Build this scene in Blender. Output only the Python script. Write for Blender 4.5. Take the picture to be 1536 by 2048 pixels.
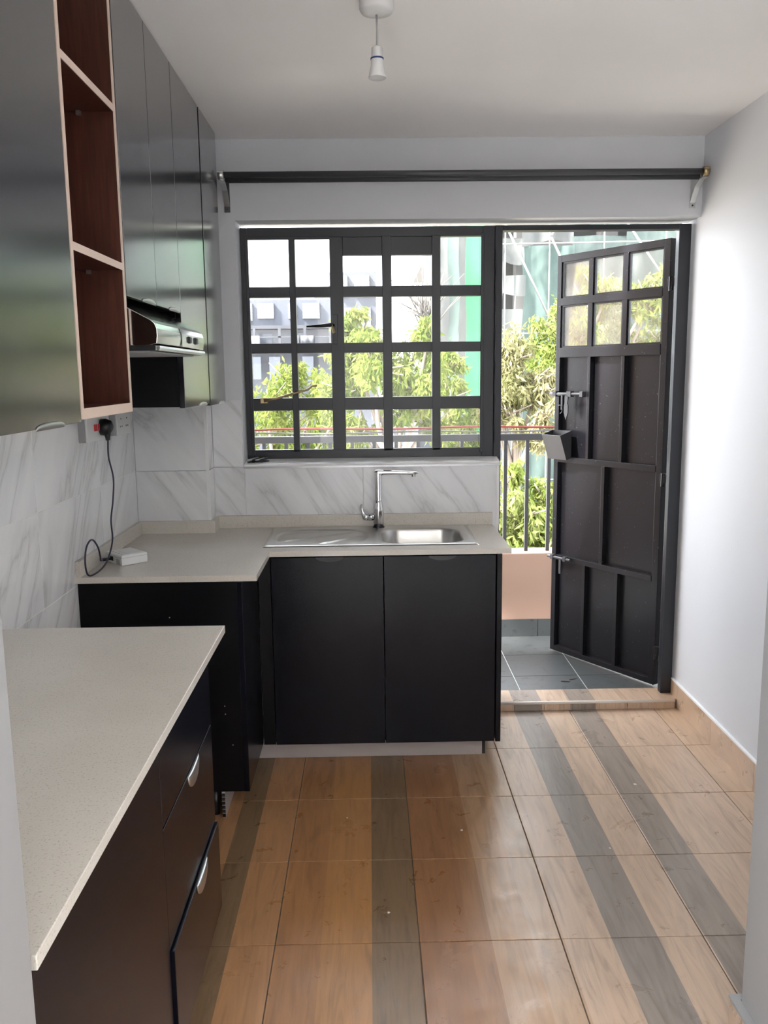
import bpy, math, random
from mathutils import Vector, Matrix
random.seed(7)
for o in list(bpy.data.objects): bpy.data.objects.remove(o)
S = bpy.context.scene
COL = S.collection

# ------------------------------------------------------------------ camera, sky, sun, exposure
PITCH, YAW, ROLL, FPX = 0.160876, 0.015638, -0.01153, 1711.0
fw = Vector((math.sin(YAW)*math.cos(PITCH), math.cos(YAW)*math.cos(PITCH), -math.sin(PITCH)))
rx = Vector((math.cos(YAW), -math.sin(YAW), 0)); up = rx.cross(fw)
xr = math.cos(ROLL)*rx + math.sin(ROLL)*up; ur = -math.sin(ROLL)*rx + math.cos(ROLL)*up
cam = bpy.data.cameras.new('camera'); co = bpy.data.objects.new('camera', cam); COL.objects.link(co)
cam.sensor_fit = 'HORIZONTAL'; cam.sensor_width = 36.0; cam.lens = 36.0*FPX/1536.0; cam.clip_start = 0.02; cam.clip_end = 400
m = Matrix((xr, ur, -fw)).transposed().to_4x4(); m.translation = (0, 0, 1.57); co.matrix_world = m
S.camera = co

wd = bpy.data.worlds.new('overcast_sky'); S.world = wd; wd.use_nodes = True
bg = wd.node_tree.nodes['Background']; bg.inputs[0].default_value = (0.90, 0.95, 1.0, 1); bg.inputs[1].default_value = 1.8
sl = bpy.data.lights.new('sun', 'SUN'); so = bpy.data.objects.new('sun', sl); COL.objects.link(so)
sl.energy = 10.0; sl.angle = math.radians(6); sl.color = (1.0, 0.97, 0.93)
so.rotation_euler = Vector((0.62, 0.20, -0.76)).to_track_quat('-Z', 'Y').to_euler(); so.location = (-6, -4, 12)
S.view_settings.view_transform = 'Standard'; S.view_settings.look = 'None'; S.view_settings.gamma = 1.0
S.view_settings.use_curve_mapping = False; S.view_settings.exposure = 2.6

# ------------------------------------------------------------------ materials
def mat(name, col=(.8,.8,.8), rough=.5, metal=0.0, spec=.5, coat=0.0):
    M = bpy.data.materials.new(name); M.use_nodes = True
    b = M.node_tree.nodes['Principled BSDF']
    b.inputs['Base Color'].default_value = (*col, 1); b.inputs['Roughness'].default_value = rough
    b.inputs['Metallic'].default_value = metal; b.inputs['Specular IOR Level'].default_value = spec
    b.inputs['Coat Weight'].default_value = coat
    return M
def N(M, typ, **kw):
    n = M.node_tree.nodes.new(typ)
    for k, v in kw.items():
        if k.startswith('i_'):
            k = k[2:]; n.inputs[int(k) if k.isdigit() else k.replace('_', ' ')].default_value = v
        else: setattr(n, k, v)
    return n
def lk(M, a, ao, b, bi): M.node_tree.links.new(a.outputs[ao], b.inputs[bi])
def B(M): return M.node_tree.nodes['Principled BSDF']
def ramp(M, stops, interp='LINEAR'):
    r = N(M, 'ShaderNodeValToRGB'); e = r.color_ramp; e.interpolation = interp
    while len(e.elements) < len(stops): e.elements.new(0.5)
    for el, (p, c) in zip(e.elements, stops): el.position = p; el.color = (*c, 1)
    return r
def noise(M, scale, detail=4, dist=0, vec=None, rough=.5):
    n = N(M, 'ShaderNodeTexNoise'); n.inputs['Scale'].default_value = scale; n.inputs['Detail'].default_value = detail
    n.inputs['Distortion'].default_value = dist; n.inputs['Roughness'].default_value = rough
    if vec: lk(M, vec[0], vec[1], n, 'Vector')
    return n
def posnode(M, scale=(1,1,1), rot=(0,0,0), rand=0):
    g = N(M, 'ShaderNodeNewGeometry'); src = (g, 'Position')
    if rand:
        oi = N(M, 'ShaderNodeObjectInfo'); mu = N(M, 'ShaderNodeMath', operation='MULTIPLY', i_1=rand); lk(M, oi, 'Random', mu, 0)
        ad = N(M, 'ShaderNodeVectorMath', operation='ADD'); lk(M, g, 'Position', ad, 0); lk(M, mu, 0, ad, 1); src = (ad, 0)
    mp = N(M, 'ShaderNodeMapping'); mp.inputs['Scale'].default_value = scale; mp.inputs['Rotation'].default_value = rot
    lk(M, src[0], src[1], mp, 'Vector'); return (mp, 0)
def bump(M, n, out, strength=.1, dist=.002):
    b = N(M, 'ShaderNodeBump'); b.inputs['Strength'].default_value = strength; b.inputs['Distance'].default_value = dist
    lk(M, n, out, b, 'Height'); lk(M, b, 0, B(M), 'Normal')

def paint(name, col, rough=.5, bs=.06):
    M = mat(name, col, rough); p = posnode(M); n = noise(M, 60, 5, 0, p); bump(M, n, 0, bs, .002)
    n2 = noise(M, 1.6, 4, 0, p)
    r = ramp(M, [(.3, tuple(c*.95 for c in col)), (.7, col)]); lk(M, n2, 0, r, 0); lk(M, r, 0, B(M), 'Base Color'); return M
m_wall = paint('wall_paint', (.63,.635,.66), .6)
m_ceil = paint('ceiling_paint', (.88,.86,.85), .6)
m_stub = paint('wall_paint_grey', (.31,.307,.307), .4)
m_white = paint('reveal_white', (.82,.82,.82), .4)
m_pink = paint('pink_render', (.40,.255,.19), .75, .2)
m_extw = paint('exterior_render', (.40,.37,.34), .8, .2)

def marble():
    M = mat('marble_tile', (.8,.8,.8), .16)
    g = N(M, 'ShaderNodeNewGeometry'); sx = N(M, 'ShaderNodeSeparateXYZ'); lk(M, g, 'Position', sx, 0)
    su = N(M, 'ShaderNodeMath', operation='SUBTRACT'); lk(M, sx, 'X', su, 0); lk(M, sx, 'Y', su, 1)
    oi = N(M, 'ShaderNodeObjectInfo'); mu = N(M, 'ShaderNodeMath', operation='MULTIPLY', i_1=31.0); lk(M, oi, 'Random', mu, 0)
    cb = N(M, 'ShaderNodeCombineXYZ'); lk(M, su, 0, cb, 'X'); lk(M, sx, 'Z', cb, 'Y'); lk(M, mu, 0, cb, 'Z')
    mp = N(M, 'ShaderNodeMapping'); mp.vector_type = 'TEXTURE'; mp.inputs['Rotation'].default_value = (0,0,math.radians(-54)); mp.inputs['Scale'].default_value = (1.7, .36, 1)
    lk(M, cb, 0, mp, 'Vector')
    n = noise(M, 1.15, 6, .5, (mp,0), .55); s = N(M, 'ShaderNodeMath', operation='SUBTRACT', i_1=.5); lk(M, n, 0, s, 0)
    a = N(M, 'ShaderNodeMath', operation='ABSOLUTE'); lk(M, s, 0, a, 0)
    r = ramp(M, [(0, (.60,.60,.61)), (.008, (.70,.70,.70)), (.035, (.79,.79,.795)), (.12, (.83,.83,.835))]); lk(M, a, 0, r, 0)
    n2 = noise(M, 2.2, 3, .3, (mp,0)); r2 = ramp(M, [(.38, (.90,.90,.91)), (.62, (1,1,1))]); lk(M, n2, 0, r2, 0)
    mx = N(M, 'ShaderNodeMix', data_type='RGBA', blend_type='MULTIPLY'); mx.inputs[0].default_value = 1
    lk(M, r, 0, mx, 6); lk(M, r2, 0, mx, 7); lk(M, mx, 2, B(M), 'Base Color'); return M
m_marble = marble()
m_grout = mat('wall_grout', (.74,.74,.73), .8)

def floorwood():
    M = mat('wood_print_tile', (.4,.25,.15), .3, spec=.5)
    g = N(M, 'ShaderNodeNewGeometry'); sx = N(M, 'ShaderNodeSeparateXYZ'); lk(M, g, 'Position', sx, 0)
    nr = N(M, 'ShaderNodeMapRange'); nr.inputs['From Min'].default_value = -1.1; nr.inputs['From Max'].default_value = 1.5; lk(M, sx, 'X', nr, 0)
    D, O, R2, T, G, P = (.205,.130,.070), (.41,.215,.100), (.35,.180,.088), (.54,.395,.290), (.27,.225,.195), (.52,.375,.275)  # tan, pink and grey strips paled: door glare painted into the print colours
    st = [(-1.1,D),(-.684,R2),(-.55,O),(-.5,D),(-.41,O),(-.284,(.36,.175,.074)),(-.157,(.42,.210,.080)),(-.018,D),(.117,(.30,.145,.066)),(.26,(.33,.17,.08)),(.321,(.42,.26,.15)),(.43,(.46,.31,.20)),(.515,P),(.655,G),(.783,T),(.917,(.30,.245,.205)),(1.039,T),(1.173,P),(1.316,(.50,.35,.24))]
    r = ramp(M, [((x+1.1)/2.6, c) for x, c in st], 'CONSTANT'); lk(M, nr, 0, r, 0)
    p = posnode(M, (9, .9, 1), (0,0,0), 17.0); n = noise(M, 3.0, 8, 1.6, p, .6)
    r2 = ramp(M, [(.25, (.62,.60,.58)), (.5, (.98,.98,.98)), (.75, (1.2,1.18,1.14))]); lk(M, n, 0, r2, 0)
    mx = N(M, 'ShaderNodeMix', data_type='RGBA', blend_type='MULTIPLY'); mx.inputs[0].default_value = .85
    lk(M, r, 0, mx, 6); lk(M, r2, 0, mx, 7)
    # scuffs and dust with shapes of their own
    pd = posnode(M, (1,1,1)); nd = noise(M, 7, 6, .5, pd, .7); rd = ramp(M, [(.60,(0,0,0)),(.80,(.22,.22,.22))]); lk(M, nd, 0, rd, 0)
    mx2 = N(M, 'ShaderNodeMix', data_type='RGBA'); lk(M, rd, 0, mx2, 0); lk(M, mx, 2, mx2, 6); mx2.inputs[7].default_value = (.30,.25,.21,1)
    lk(M, mx2, 2, B(M), 'Base Color')
    rr = ramp(M, [(.3,(.24,.24,.24)),(.75,(.42,.42,.42))]); lk(M, nd, 0, rr, 0); lk(M, rr, 0, B(M), 'Roughness')
    return M
m_floor = floorwood()
m_pale = mat('pale_bounce_floor', (.66,.65,.64), .3)  # invented pale tile, chosen to bounce sun up to the ceiling
m_fgrout = mat('floor_grout', (.16,.12,.09), .85)

def speck(name, col, dark, rough=.18, sc=260):
    M = mat(name, col, rough); p = posnode(M); v = noise(M, sc, 2, 0, p); r = ramp(M, [(.30, dark), (.42, col), (.66, col), (.74, tuple(min(1,c*1.12) for c in col))])
    lk(M, v, 0, r, 0); n2 = noise(M, 4, 5, .4, p); r2 = ramp(M, [(.3,(.93,.92,.90)),(.7,(1,1,1))]); lk(M, n2, 0, r2, 0)
    mx = N(M, 'ShaderNodeMix', data_type='RGBA', blend_type='MULTIPLY'); mx.inputs[0].default_value = 1
    lk(M, r, 0, mx, 6); lk(M, r2, 0, mx, 7); lk(M, mx, 2, B(M), 'Base Color'); return M
m_quartz = speck('quartz_worktop', (.66,.62,.56), (.50,.46,.40), .2)
m_slate = speck('slate_tile', (.075,.083,.086), (.05,.056,.058), .45, 25)

def lam(name, col, rough):
    M = mat(name, col, rough); p = posnode(M, (1,1,1)); n = noise(M, 350, 2, 0, p); bump(M, n, 0, .015, .0003)
    n2 = noise(M, 1.2, 2, 0, p); r = ramp(M, [(.3,(rough-.01,)*3),(.7,(rough+.02,)*3)]); lk(M, n2, 0, r, 0); lk(M, r, 0, B(M), 'Roughness'); return M
m_navy = lam('dark_laminate', (.0030,.0036,.0075), .24); B(m_navy).inputs['IOR'].default_value = 1.32
m_navyg = lam('satin_dark_laminate', (.0030,.0036,.0075), .2); B(m_navyg).inputs['IOR'].default_value = 1.62; B(m_navyg).inputs['Coat Weight'].default_value = 1.0; B(m_navyg).inputs['Coat Roughness'].default_value = .17
m_dark = lam('black_carcass', (.0022,.0022,.0036), .4); B(m_dark).inputs['IOR'].default_value = 1.3
def woodin():
    M = mat('red_brown_veneer', (.1,.03,.018), .4); p = posnode(M, (14, 14, .8), (0,0,0)); n = noise(M, 5, 7, 1.2, p, .6)
    r = ramp(M, [(.25,(.030,.008,.005)),(.5,(.062,.017,.010)),(.75,(.088,.026,.015))]); lk(M, n, 0, r, 0); lk(M, r, 0, B(M), 'Base Color'); return M
m_veneer = woodin()
m_edge = mat('pale_edge_band', (.60,.46,.38), .5)
m_steel = mat('brushed_steel', (.55,.54,.52), .30, 1.0)
m_mirror = mat('polished_steel', (.70,.69,.67), .12, 1.0)
m_chrome = mat('chrome', (.80,.80,.81), .09, 1.0)
m_alu = mat('satin_aluminium', (.62,.63,.62), .32, 1.0)
def blackpaint():
    M = mat('black_gloss_paint', (.010,.010,.013), .28); B(M).inputs['IOR'].default_value = 1.4; p = posnode(M); n = noise(M, 45, 4, 0, p); bump(M, n, 0, .12, .002)
    n2 = noise(M, 90, 2, 0, p); r = ramp(M, [(.70,(.010,.010,.013)),(.76,(.10,.10,.10))]); lk(M, n2, 0, r, 0); lk(M, r, 0, B(M), 'Base Color'); return M
m_black = blackpaint()
m_frame = mat('dark_window_paint', (.014,.016,.022), .36)
m_rail = mat('rail_paint', (.05,.05,.055), .45)
m_rod = mat('rod_dark_metal', (.075,.077,.082), .42, .3)
m_brass = mat('aged_brass', (.42,.33,.19), .38, 1.0)
m_plastic = mat('white_plastic', (.76,.76,.75), .35)
m_lampp = mat('lamp_plastic', (.66,.65,.64), .4)
m_grey = mat('grey_plastic', (.36,.36,.36), .5)
m_blackp = mat('black_plastic', (.012,.012,.014), .35)
m_cable = mat('dark_cable', (.02,.018,.045), .4)
m_red = mat('red_plastic', (.55,.02,.04), .35)
m_bring = mat('blue_ring', (.03,.05,.16), .4)
m_kick = mat('kick_board_grey', (.42,.37,.35), .4)
m_nose = mat('step_nosing', (.72,.66,.60), .4)
m_bolt = mat('worn_bolt_steel', (.06,.06,.066), .34, .25)
m_alutrim = mat('tile_trim_metal', (.45,.45,.46), .3, .8)
def glassmat(name, dust):
    M = bpy.data.materials.new(name); M.use_nodes = True; nt = M.node_tree
    for n in list(nt.nodes): nt.nodes.remove(n)
    out = N(M,'ShaderNodeOutputMaterial'); tr = N(M,'ShaderNodeBsdfTransparent'); gl = N(M,'ShaderNodeBsdfGlossy'); gl.inputs['Roughness'].default_value = .02
    fr = N(M,'ShaderNodeFresnel'); fr.inputs[0].default_value = 1.45; mx = N(M,'ShaderNodeMixShader'); lk(M,fr,0,mx,0); lk(M,tr,0,mx,1); lk(M,gl,0,mx,2)
    df = N(M,'ShaderNodeBsdfDiffuse'); df.inputs[0].default_value = (.75,.75,.73,1)
    p = posnode(M); n = noise(M, 6, 5, .5, p); r = ramp(M, [(.3,(dust*.6,)*3),(.7,(dust*1.4,)*3)]); lk(M,n,0,r,0)
    m2 = N(M,'ShaderNodeMixShader'); lk(M,r,0,m2,0); lk(M,mx,0,m2,1); lk(M,df,0,m2,2); lk(M,m2,0,out,0); return M
m_glass = glassmat('window_glass', .03)
m_dusty = glassmat('dusty_glass', .09)
def leafmat(name, c1, c2, c3):
    M = bpy.data.materials.new(name); M.use_nodes = True; nt = M.node_tree
    for n in list(nt.nodes): nt.nodes.remove(n)
    out = N(M,'ShaderNodeOutputMaterial'); df = N(M,'ShaderNodeBsdfDiffuse'); tl = N(M,'ShaderNodeBsdfTranslucent'); mx = N(M,'ShaderNodeMixShader'); mx.inputs[0].default_value = .45
    p = posnode(M); n = noise(M, 2.6, 5, .4, p, .65); r = ramp(M, [(.30,c1),(.5,c2),(.70,c3)]); lk(M,n,0,r,0)
    for d in (df, tl): lk(M, r, 0, d, 0)
    lk(M,df,0,mx,1); lk(M,tl,0,mx,2); lk(M,mx,0,out,0); return M
m_leaf = leafmat('leaf_green', (.0480,.0840,.0132), (.1140,.1440,.0300), (.1680,.1740,.0600))
m_leaf2 = leafmat('leaf_bright', (.060,.095,.018), (.118,.145,.036), (.175,.185,.070))
m_leaf3 = leafmat('leaf_dry', (.0924,.1023,.0330), (.1518,.1452,.0693), (.1980,.1716,.0990))
m_bark = mat('bark', (.14,.11,.085), .9)
m_twig = mat('dead_twig', (.07,.06,.05), .9)
m_conc = paint('concrete', (.15,.145,.14), .9, .3)
m_bgrey = mat('building_grey', (.066,.072,.088), .9)
m_bwhite = mat('building_white', (.20,.20,.21), .9)
m_bdark = mat('building_dark', (.04,.042,.05), .8)
m_bpane = mat('far_window_pane', (.08,.09,.11), .2)
def lattice():
    M = mat('lattice_screen', (.8,.8,.8), .9); p = posnode(M, (1,1,1), (math.radians(90),0,0)); b = N(M,'ShaderNodeTexBrick'); lk(M,p[0],p[1],b,'Vector')
    b.inputs['Color1'].default_value = (.21,.215,.23,1); b.inputs['Color2'].default_value = (.18,.185,.20,1); b.inputs['Mortar'].default_value = (.075,.08,.092,1)
    b.inputs['Scale'].default_value = 4.0; b.inputs['Mortar Size'].default_value = .05; lk(M,b,0,B(M),'Base Color'); return M
m_lat = lattice()
def netmat(name, col, a):
    M = bpy.data.materials.new(name); M.use_nodes = True; nt = M.node_tree
    for n in list(nt.nodes): nt.nodes.remove(n)
    out = N(M,'ShaderNodeOutputMaterial'); df = N(M,'ShaderNodeBsdfDiffuse'); tl = N(M,'ShaderNodeBsdfTranslucent'); mx = N(M,'ShaderNodeMixShader'); mx.inputs[0].default_value = .3
    p = posnode(M, (1,1,.45)); n = noise(M, 1.3, 6, .6, p, .65); r = ramp(M, [(.3, tuple(c*.74 for c in col)),(.52, col),(.72, tuple(min(1,c*1.25) for c in col))]); lk(M,n,0,r,0)
    lk(M,r,0,df,0); lk(M,r,0,tl,0); lk(M,df,0,mx,1); lk(M,tl,0,mx,2)
    tr = N(M,'ShaderNodeBsdfTransparent'); m2 = N(M,'ShaderNodeMixShader'); m2.inputs[0].default_value = a; lk(M,tr,0,m2,1); lk(M,mx,0,m2,2); lk(M,m2,0,out,0); return M
m_teal = netmat('net_teal', (.082,.112,.102), .88)
m_teal2 = netmat('net_pale_teal', (.0863,.1087,.1013), .85)
m_wnet = netmat('net_white', (.1200,.1237,.1200), .85)
m_gnet = netmat('net_bright_green', (.042,.180,.075), .97)
m_pole = mat('scaffold_pole', (.13,.13,.125), .6)
m_ground = mat('ground_earth', (.36,.33,.28), .95)
m_redrope = mat('red_cord', (.26,.03,.028), .6)

# ------------------------------------------------------------------ mesh helpers
class MB:
    def __init__(s): s.v = []; s.f = []; s.sm = []
    def add(s, vs, fs, sm=False):
        b = len(s.v); s.v += [tuple(v) for v in vs]; s.f += [tuple(i+b for i in f) for f in fs]; s.sm += [sm]*len(fs); return s
    def box(s, x0, x1, y0, y1, z0, z1):
        vs = [(x,y,z) for x in (x0,x1) for y in (y0,y1) for z in (z0,z1)]
        return s.add(vs, [(0,1,3,2),(4,6,7,5),(0,4,5,1),(2,3,7,6),(0,2,6,4),(1,5,7,3)])
    def prism(s, poly, ax, a, b, sm=False):
        # polygon in the two other axes extruded along axis ax from a to b
        def P(u, w, t): return {'x':(t,u,w),'y':(u,t,w),'z':(u,w,t)}[ax]
        n = len(poly); vs = [P(u,w,a) for u,w in poly]+[P(u,w,b) for u,w in poly]
        s.add(vs, [tuple(range(n)), tuple(range(2*n-1, n-1, -1))]); 
        base = len(s.v)-2*n; s.f += [(base+i, base+(i+1)%n, base+n+(i+1)%n, base+n+i) for i in range(n)]; s.sm += [sm]*n
        return s
    def tube(s, pts, r, n=10, cap=True):
        pts = [Vector(p) for p in pts]; rr = r if isinstance(r, (list,tuple)) else [r]*len(pts)
        vs = []; prev = None
        for i, p in enumerate(pts):
            t = (pts[min(i+1,len(pts)-1)]-pts[max(i-1,0)]).normalized()
            if prev is None: prev = Vector((0,0,1)) if abs(t.z) < .9 else Vector((1,0,0))
            u = (prev - t*prev.dot(t)).normalized(); w = t.cross(u); prev = u
            vs += [p+(u*math.cos(2*math.pi*k/n)+w*math.sin(2*math.pi*k/n))*rr[i] for k in range(n)]
        fs = [(i*n+k, i*n+(k+1)%n, (i+1)*n+(k+1)%n, (i+1)*n+k) for i in range(len(pts)-1) for k in range(n)]
        s.add(vs, fs, True)
        if cap: b = len(s.v)-len(vs); s.f += [tuple(b+k for k in range(n)), tuple(b+len(vs)-1-k for k in range(n))]; s.sm += [False]*2
        return s
    def lathe(s, prof, c, n=28):
        vs = [(c[0]+r*math.cos(2*math.pi*k/n), c[1]+r*math.sin(2*math.pi*k/n), c[2]+z) for r, z in prof for k in range(n)]
        return s.add(vs, [(i*n+k, i*n+(k+1)%n, (i+1)*n+(k+1)%n, (i+1)*n+k) for i in range(len(prof)-1) for k in range(n)], True)
ORG = {}
def obj(name, mb, m, parent=None, bev=0, local=False):
    me = bpy.data.meshes.new(name); o0 = ORG.get(parent.name, (0,0,0)) if (parent and not local) else (0,0,0)
    me.from_pydata([(a-o0[0], b-o0[1], c-o0[2]) for a,b,c in mb.v], [], mb.f); me.update()
    me.polygons.foreach_set('use_smooth', mb.sm); me.materials.append(m)
    o = bpy.data.objects.new(name, me); COL.objects.link(o)
    if parent: o.parent = parent; ORG[o.name] = ORG.get(parent.name, (0,0,0))
    else: ORG[o.name] = (0,0,0)
    import bmesh
    bm = bmesh.new(); bm.from_mesh(me); bmesh.ops.recalc_face_normals(bm, faces=bm.faces); bm.to_mesh(me); bm.free()
    if bev:
        b = o.modifiers.new('bevel', 'BEVEL'); b.width = bev; b.segments = 2; b.limit_method = 'ANGLE'; b.angle_limit = math.radians(40)
    return o
def thing(name, label, cat, loc=(0,0,0), rotz=0, group=None):
    o = bpy.data.objects.new(name, None); COL.objects.link(o); o.empty_display_size = .05
    o.location = loc; o.rotation_euler = (0,0,rotz); o['label'] = label; o['category'] = cat
    if group: o['group'] = group
    ORG[o.name] = loc; return o
def tag(o, label, cat, group=None, kind=None):
    o['label'] = label; o['category'] = cat
    if group: o['group'] = group
    if kind: o['kind'] = kind
    return o
def struct(name, mb, m, label=None, bev=0):
    o = obj(name, mb, m, None, bev); o['kind'] = 'structure'
    if label: o['label'] = label
    return o
def bx(*a): return MB().box(*a)

# ------------------------------------------------------------------ the room shell
CZ = 2.545; XL, XR, YB = -1.015, 1.435, 3.80
fl = struct('floor', bx(-2.4, XR+.12, -3.4, 3.95, -.20, -.004), m_fgrout, 'floor of wood print ceramic tiles with dark grout')
cols = [-1.085,-.684,-.284,.119,.516,.916,1.316,XR]
rows = [.936,1.346,1.756,2.166,2.577,2.987,3.397,3.80]
for i in range(len(cols)-1):
    for j in range(len(rows)-1):
        x0, x1 = max(cols[i], XL)+.0016, cols[i+1]-.0016
        obj('floor_tile', bx(x0, x1, rows[j]+.0016, rows[j+1]-.0016, -.012, random.uniform(-.0004,.0004)), m_floor, fl, .0012)
obj('unseen_bounce_floor', bx(-2.4, 2.4, -3.4, .93, -.02, 0), m_pale, fl)  # unseen floor behind the camera, made pale for fill light
struct('ceiling', bx(-2.55, 2.55, -3.55, 4.0, CZ, CZ+.18), m_ceil, 'pale ceiling above the kitchen')
wl = struct('wall_left', bx(XL-.13, XL, .77, 4.0, 0, CZ), m_wall, 'left kitchen wall with marble look tiles')
wr = struct('wall_right', bx(XR, XR+.13, 1.63, 4.03, 0, CZ), m_wall, 'plain white right kitchen wall')
wb = struct('wall_back', MB().box(XL, XR, YB, 3.97, 2.218, CZ).box(XL, -.560, YB, 3.97, 1.165, 2.218).box(XL, .577, YB, 3.97, 0, 1.165), m_wall, 'back wall around the window and door opening')
pl = struct('wall_pillar', bx(XL, -.70, 3.685, YB, 0, CZ), m_wall, 'square pillar in the left corner behind the cabinets')
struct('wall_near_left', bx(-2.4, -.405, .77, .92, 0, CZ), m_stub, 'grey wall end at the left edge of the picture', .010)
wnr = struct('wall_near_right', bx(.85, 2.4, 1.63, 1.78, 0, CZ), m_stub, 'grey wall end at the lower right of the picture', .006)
struct('wall_unseen_left', MB().box(-2.53, -2.4, -3.4, .92, 0, .12).box(-2.53, -2.4, -3.4, .92, 2.42, CZ).box(-2.53, -2.4, -3.4, -3.2, .12, 2.42).box(-2.53, -2.4, .65, .92, .12, 2.42), m_white)  # unseen wall; its wide opening is added to let in fill sunlight
struct('wall_living_right', bx(2.4, 2.53, -3.4, 1.78, 0, CZ), m_white)
struct('wall_living_back', bx(-2.53, 2.53, -3.53, -3.4, 0, CZ), m_white)

# wall tiles (each its own piece)
def wtile(par, x0, x1, y0, y1, z0, z1, ax):
    g = .0012
    if ax == 'x': b = bx(x0, x1, y0+g, y1-g, z0+g, z1-g)
    else: b = bx(x0+g, x1-g, y0, y1, z0+g, z1-g)
    obj('marble_tile', b, m_marble, par, .0008)
T = .006
obj('tile_grout', bx(XL, XL+T-.0012, .93, 3.684, .25, 1.465), m_grout, wl)
ys = [.93,1.355,1.965,2.575,3.195,3.684]
for j in range(5):
    for z0, z1 in ((.265,.565),(.565,.865),(.865,1.165),(1.165,1.465)):
        if z1 < .9 and not (1.9 < ys[j+1] and ys[j] < 2.9): continue
        wtile(wl, XL, XL+T, ys[j], ys[j+1], z0, z1, 'x')
for z0, z1 in ((.865,1.165),(1.165,1.465)):
    wtile(pl, XL+T, -.70, 3.685-T, 3.685, z0, z1, 'y')
    wtile(pl, -.70, -.70+T, 3.685-T, YB-T, z0, z1, 'x')
obj('corner_trim', MB().box(-.706, -.6935, 3.676, 3.6785, .89, 1.465), m_white, pl)
obj('tile_grout', bx(-.70, .577, YB-T+.0012, YB, .865, 1.165), m_grout, wb)
for x0, x1 in ((-.694,-.557),(-.557,-.032),(-.032,.566)):
    wtile(wb, x0, x1, YB-T, YB, .865, 1.165, 'y')
wtile(wb, -.694, -.562, YB-T, YB, 1.165, 1.462, 'y')
obj('corner_trim', bx(.5655, .5775, YB-T-.001, YB+.16, .89, 1.165), m_white, wb)

# window sill and opening linings
sill = struct('trim_1', MB().prism([(YB-.008,1.166),(YB-.008,1.176),(3.905,1.192),(3.905,1.166)], 'x', -.560, .579), m_white, 'white sloping sill below the black window', .002)
obj('edge_trim', bx(-.562, .580, YB-.0095, YB-.002, 1.158, 1.1665), m_alutrim, sill)

# door step
st = struct('trim_2', bx(.545, XR, YB+.004, 3.96, -.01, .034), m_fgrout, 'low step of wood print tile in the doorway')
for x0, x1 in ((.545,.916),(.916,1.316),(1.316,1.432)):
    obj('step_tile', bx(x0+.001, x1-.001, YB+.012, 3.958, .034, .041), m_floor, st, .001)
for k, (x0, x1) in enumerate(((.545,.66),(.66,.80),(.80,.93),(.93,1.06),(1.06,1.19),(1.19,1.29),(1.29,1.415))):
    obj('riser_tile', bx(x0+.001, x1-.001, YB-.004, YB+.004, .001, .032), m_floor, st)
obj('nosing', MB().tube([(.545,YB+.002,.036),(1.415,YB+.002,.036)], .008, 10), m_nose, st)

# baseboards
bb = struct('baseboard_right', MB(), m_floor, 'wood print tile baseboard along the right wall')
bpy.data.objects.remove(bb)
bb = bpy.data.objects.new('baseboard_right', None); COL.objects.link(bb); bb['kind'] = 'structure'; bb['label'] = 'wood print tile baseboard along the right wall'; ORG[bb.name] = (0,0,0)
yy = [1.78, 2.19, 2.60, 2.99, 3.40, 3.80, 3.885]
for a, b in zip(yy, yy[1:]): obj('baseboard_tile', bx(XR-.011, XR, a+.001, b-.001, 0.0 if a < 3.79 else .041, .112), m_floor, bb)
obj('top_edge', bx(XR-.012, XR, 1.78, 3.885, .112, .119), m_white, bb)
b2 = bpy.data.objects.new('baseboard_near', None); COL.objects.link(b2); b2['kind'] = 'structure'; b2['label'] = 'short baseboard on the grey wall end at lower right'; ORG[b2.name] = (0,0,0)
obj('baseboard_tile', MB().box(.832, .85, 1.62, 1.7985, 0, .104).box(.85, 1.42, 1.781, 1.7985, 0, .104), m_floor, b2)
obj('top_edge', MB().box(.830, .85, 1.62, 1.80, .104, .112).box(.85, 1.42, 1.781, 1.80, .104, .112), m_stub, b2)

# ------------------------------------------------------------------ window
wx0, wx1, wz0, wz1 = -.556, .562, 1.190, 2.203
w1 = bpy.data.objects.new('window_1', None); COL.objects.link(w1); w1['kind'] = 'structure'; w1['label'] = 'black steel window with a grid of twenty panes'; ORG[w1.name] = (0,0,0)
FY0, FY1 = 3.893, 3.935
obj('outer_frame', MB().box(wx0, wx0+.030, FY0, FY1, wz0, wz1).box(wx1-.052, wx1, FY0, FY1, wz0, wz1).box(wx0+.03, wx1-.052, FY0, FY1, wz1-.042, wz1).box(wx0+.03, wx1-.052, FY0, FY1, wz0, wz0+.035), m_frame, w1, .002)
obj('centre_mullion', bx(-.166, -.108, FY0-.004, FY1, wz0+.035, wz1-.042), m_frame, w1, .002)
obj('head_panel', bx(-.108, .322, FY0+.002, FY1, 2.083, wz1-.042), m_frame, w1, .002)
obj('sash_rail', bx(-.526, -.166, FY0-.012, FY0, 2.150, 2.163), m_frame, w1, .001)
obj('sash_rail', bx(-.526, .51, FY0-.006, FY0+.01, 1.223, 1.232), m_frame, w1, .001)
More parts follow.
